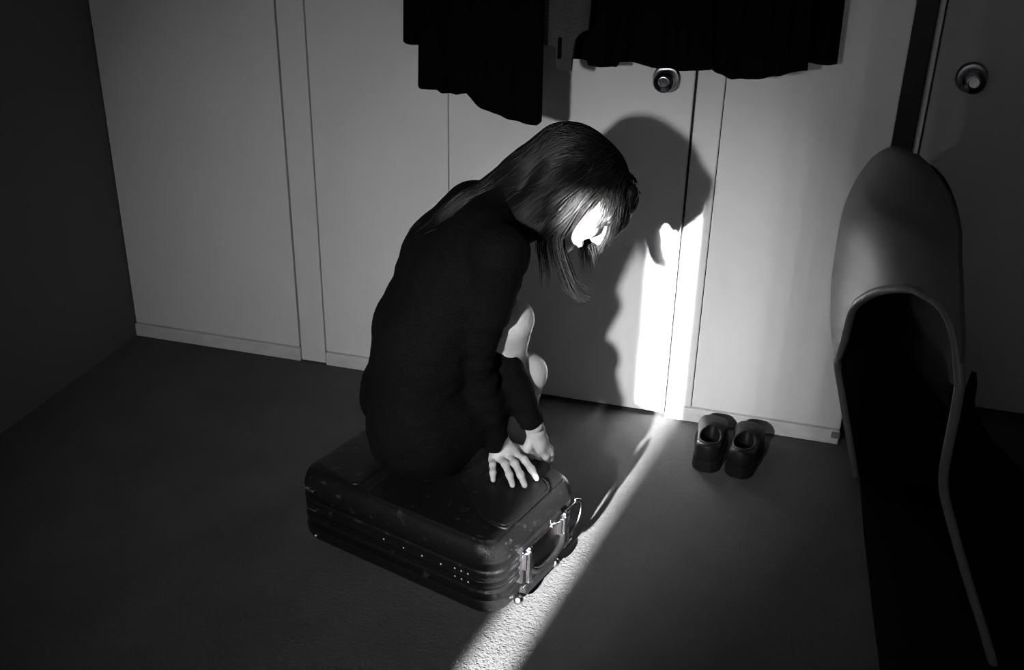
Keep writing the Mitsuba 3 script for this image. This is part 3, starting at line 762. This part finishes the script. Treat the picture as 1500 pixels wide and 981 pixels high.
# ------------------------------------------------------------------ hanging clothes
def garment(name, hem, y, label, depth=0.02, ztop=1.70, mat='mat_cloth', folds=5, amp=0.007, seed=0, sleeves=None, narrow=0.75):
    """hem: (x, z) points from left to right; the cloth hangs from sloping shoulders above."""
    hem = A(hem, float)
    nx, nz = 60, 26
    xs = np.linspace(0, 1, nx)
    hx = hem[:, 0]; w = hx[-1] - hx[0]; cx = (hx[0] + hx[-1]) / 2
    X0 = hx[0] + xs * w
    from scipy.interpolate import PchipInterpolator as Smooth
    Zh = Smooth(hx, hem[:, 1])(X0)
    r = np.random.default_rng(seed); ph = r.uniform(0, 6, 4)
    front, back = [], []
    for k in range(nz):
        t = k / (nz - 1)
        wide = 1 - (1 - narrow) * t
        ztop_x = ztop - 0.10 * np.abs(2 * xs - 1) ** 1.6
        x = cx + (X0 - cx) * wide
        z = Zh * (1 - t) + ztop_x * t
        am = amp * (1 - 0.75 * t)
        f = am * (np.sin(xs * folds * 2 * np.pi + ph[0] + t) + 0.5 * np.sin(xs * folds * 3.3 * np.pi + ph[1] - t))
        th = depth * np.sqrt(np.clip(1 - (2 * xs - 1) ** 4, 0.0, 1)) + 0.002
        front.append(np.c_[x, y + f - th, z]); back.append(np.c_[x, y + f * 0.6 + th, z])
    V = np.concatenate([np.stack(front), np.stack(back)[:, ::-1]], 1)
    n2 = 2 * nx
    F = grid_faces(nz, n2, False, True)
    Vf = V.reshape(-1, 3)
    caps = []
    for row in (0, nz - 1):
        for j in range(nx - 1):
            a, b, c, d = row * n2 + j, row * n2 + j + 1, row * n2 + n2 - 2 - j, row * n2 + n2 - 1 - j
            q = [(a, b, c), (a, c, d)]
            caps += q if row == 0 else [x[::-1] for x in q]
    m = trimesh.Trimesh(Vf, np.vstack([F, caps]), process=False); m.fix_normals()
    tag(name, label, 'garment', 'clothes hanging over the closet doors')
    add(name + '__cloth', m, mat, 50)
    hook = spline([(cx, y, ztop - 0.01), (cx, y, ztop + 0.025), (cx, RAILY + 0.022, RAILZ - 0.022), (cx, RAILY + 0.021, RAILZ + 0.004), (cx, RAILY + 0.012, RAILZ + 0.018), (cx, RAILY - 0.004, RAILZ + 0.021), (cx, RAILY - 0.019, RAILZ + 0.008)], 40)
    bar_ = spline([(cx - w * narrow * 0.42, y, ztop - 0.055), (cx, y, ztop - 0.012), (cx + w * narrow * 0.42, y, ztop - 0.055)], 20)
    add(name + '__hanger', cat([tube(hook, 0.002, 6), tube(bar_, 0.004, 6)]), 'mat_steel', True)


RAILY, RAILZ = -0.15, 1.80
garment('jacket', [(0.986, 1.026), (1.00, 1.022), (1.08, 1.018), (1.17, 1.02)], -0.085, 'black jacket hanging furthest left over the closet doors', 0.018, seed=1, folds=3)
garment('coat', [(1.044, 0.931), (1.06, 0.928), (1.10, 0.926), (1.155, 0.920), (1.180, 0.927), (1.25, 0.930)], -0.15, 'black coat with a straight hem, second from the left of the hanging clothes', 0.020, seed=2, folds=4)
garment('shirt', [(1.150, 0.992), (1.192, 0.968), (1.232, 0.924), (1.290, 0.902), (1.386, 0.884), (1.394, 0.892)], -0.24, 'black shirt with a rounded tail, the lowest hanging of the clothes', 0.016, seed=3, folds=4, narrow=0.95, amp=0.004)
garment('trousers', [(1.362, 1.082), (1.384, 1.074), (1.386, 1.066), (1.412, 1.058), (1.414, 1.022), (1.424, 1.008), (1.452, 1.004), (1.457, 1.06), (1.462, 1.085), (1.490, 1.105)], -0.20, 'grey trousers with a hanging waist tab between the black clothes', 0.006, mat='mat_cloth_grey', seed=4, folds=1.0, amp=0.006, narrow=1.35)
garment('vest', [(1.425, 1.024), (1.476, 1.024), (1.482, 1.012), (1.551, 1.012), (1.553, 1.030), (1.66, 1.033)], -0.13, 'black vest with a stepped hem to the right of the grey trousers', 0.016, seed=5, folds=3)
garment('skirt', [(1.545, 1.036), (1.60, 1.034), (1.645, 1.028), (1.70, 1.026), (1.775, 1.029)], -0.17, 'black skirt hanging in front of the chrome closet knob', 0.014, seed=6, folds=3)
garment('blouse', [(1.752, 1.050), (1.770, 1.026), (1.79, 1.014), (1.835, 1.006), (1.90, 1.014), (1.965, 1.032), (1.99, 1.035)], -0.12, 'black blouse with a curved hem right of the chrome closet knob', 0.018, seed=7, folds=4)
garment('overcoat', [(1.945, 1.042), (1.98, 1.041), (2.02, 1.040), (2.054, 1.040)], -0.055, 'black overcoat hanging furthest right over the closet front', 0.012, seed=8, folds=2)
k = 'clothes_rail'
tag(k, 'metal rail on the closet front that carries the hanging clothes', 'clothes rail')
add(k + '__rod', tube([(0.80, RAILY, RAILZ), (2.19, RAILY, RAILZ)], 0.011, 12), 'mat_steel', True)
for x in (0.84, 1.5, 2.15): add(k + '__bracket', bevel_box(x - 0.012, x + 0.012, RAILY, 0.001, RAILZ - 0.02, RAILZ + 0.006, 0.002), 'mat_steel')
add('trousers__waist_tab', bevel_box(1.420, 1.427, -0.214, -0.206, 1.036, 1.085, 0.002), 'mat_cloth')

# ------------------------------------------------------------------ chair
CE = A((0.38, -0.92, 0.0)); CE /= np.linalg.norm(CE); CN = A((-0.92, -0.38, 0.0)); CN /= np.linalg.norm(CN)
CC = A((2.395, -0.48, 0.0))
def cp(s, v, z): return CC + CN * s + CE * v + Z * z
zt = A([0, 0.1, 0.2, 0.3, 0.4, 0.5, 0.6, 0.7, 0.8, 0.85, 0.9, 0.935, 0.96, 0.975, 0.98])
st = A([0.003, 0.042, 0.082, 0.120, 0.155, 0.174, 0.183, 0.189, 0.197, 0.197, 0.192, 0.192, 0.194, 0.196, 0.197])
wt = A([0.349, 0.328, 0.303, 0.282, 0.267, 0.284, 0.293, 0.285, 0.254, 0.228, 0.196, 0.155, 0.108, 0.055, 0.0])
from scipy.interpolate import PchipInterpolator
fs, fw = PchipInterpolator(zt, st), PchipInterpolator(zt, wt)


def thicken(grid, t):
    """A sheet (nu, nv, 3) given the thickness t, as a closed mesh."""
    nu, nv = grid.shape[:2]
    du, dv = np.gradient(grid, axis=0), np.gradient(grid, axis=1)
    n = np.cross(du, dv); n /= np.linalg.norm(n, axis=-1, keepdims=True) + 1e-12
    V = np.vstack([(grid + n * t / 2).reshape(-1, 3), (grid - n * t / 2).reshape(-1, 3)])
    F = grid_faces(nu, nv); k = nu * nv
    e = [i * nv for i in range(nu)]; b = [0]
    loop = [i * nv for i in range(nu)] + [(nu - 1) * nv + j for j in range(1, nv)] + [i * nv + nv - 1 for i in range(nu - 2, -1, -1)] + [j for j in range(nv - 2, 0, -1)]
    S = []
    for a, c in zip(loop, loop[1:] + loop[:1]): S += [(a, c, c + k), (a, c + k, a + k)]
    m = trimesh.Trimesh(V, np.vstack([F, F[:, ::-1] + k, S]), process=False); m.fix_normals()
    return m


chair = 'shell_chair'
tag(chair, 'grey moulded one-piece chair with a rounded back, seen from behind at the right', 'chair')
vs = np.linspace(-1, 1, 41)
zarch = PchipInterpolator([-1, -0.8, -0.51, -0.34, -0.14, 0.08, 0.32, 0.56, 0.75, 0.876, 0.935, 0.982, 1.0], [0.395, 0.43, 0.507, 0.609, 0.662, 0.705, 0.739, 0.761, 0.763, 0.746, 0.710, 0.664, 0.63])
bulge = lambda v, z: 0.040 * (1 - v ** 2) * np.clip((0.98 - z) / 0.12, 0, 1) ** 0.6
cov = []
for i in range(36):
    t = i / 35
    row = []
    for v in vs:
        z = 0.979 * (1 - t) + zarch(v) * t
        z = 0.979 - (0.979 - zarch(v)) * t ** 1.15
        row.append(cp(fs(z) + bulge(v, z), v * fw(z), z))
    cov.append(row)
cov = A(cov)
k = add(chair + '__back', thicken(cov, 0.010), 'mat_chair', 40); tag(k, 'rounded grey back')
# lip round the arch and down both side edges to the floor
zs = np.linspace(0.005, 1, 30)
left = [cp(fs(z), -fw(z), z) for z in np.linspace(0.006, 0.37, 30)]
right = [cp(fs(z), fw(z), z) for z in np.linspace(0.006, 0.640, 30)]
arch = [cov[-1][j] for j in range(1, 40)]
lipp = spline(left + arch + right[::-1], 160)
k = add(chair + '__lip', tube(lipp, 0.0095, 10), 'mat_lip_lit', True); tag(k, 'rolled lip of the shell, coloured lighter for the light it catches')
# seat shell: inner face of the back, seat, curled front and foot
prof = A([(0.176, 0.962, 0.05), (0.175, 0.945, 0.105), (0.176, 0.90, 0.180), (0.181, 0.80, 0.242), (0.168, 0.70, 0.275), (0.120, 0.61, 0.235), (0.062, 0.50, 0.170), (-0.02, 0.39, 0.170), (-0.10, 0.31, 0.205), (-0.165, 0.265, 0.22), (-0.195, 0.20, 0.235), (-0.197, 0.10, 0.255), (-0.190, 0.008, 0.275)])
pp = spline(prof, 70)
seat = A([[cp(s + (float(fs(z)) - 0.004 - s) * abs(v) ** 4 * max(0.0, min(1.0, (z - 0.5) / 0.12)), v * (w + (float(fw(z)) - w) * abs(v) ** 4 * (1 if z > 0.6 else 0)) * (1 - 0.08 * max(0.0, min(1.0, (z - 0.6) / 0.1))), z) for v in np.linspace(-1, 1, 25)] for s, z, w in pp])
k = add(chair + '__seat', thicken(seat, 0.012), 'mat_chair_shade', 40); tag(k, 'seat and foot of the shell, shade of the hollow put into near-black')
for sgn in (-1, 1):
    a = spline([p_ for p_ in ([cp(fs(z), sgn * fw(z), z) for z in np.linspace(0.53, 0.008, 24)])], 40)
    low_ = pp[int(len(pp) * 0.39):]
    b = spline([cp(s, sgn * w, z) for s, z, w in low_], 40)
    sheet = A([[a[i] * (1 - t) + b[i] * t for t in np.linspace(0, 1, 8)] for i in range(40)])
    k = add(chair + '__flank', thicken(sheet, 0.009), 'mat_chair_shade', 40); tag(k, 'curved flank, its shade put into near-black')

from shapely.geometry import Polygon
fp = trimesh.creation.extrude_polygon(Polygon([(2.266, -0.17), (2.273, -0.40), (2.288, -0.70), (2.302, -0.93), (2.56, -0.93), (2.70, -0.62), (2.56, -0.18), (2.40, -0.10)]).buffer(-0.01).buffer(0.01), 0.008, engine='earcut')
fp.apply_translation((0, 0, 0.0005))  # near-black sheet added in place of shade on the floor
k = add(chair + '__base', fp, 'mat_chair_shade'); tag(k, 'flat dark sheet added for the shade on the floor inside the chair')
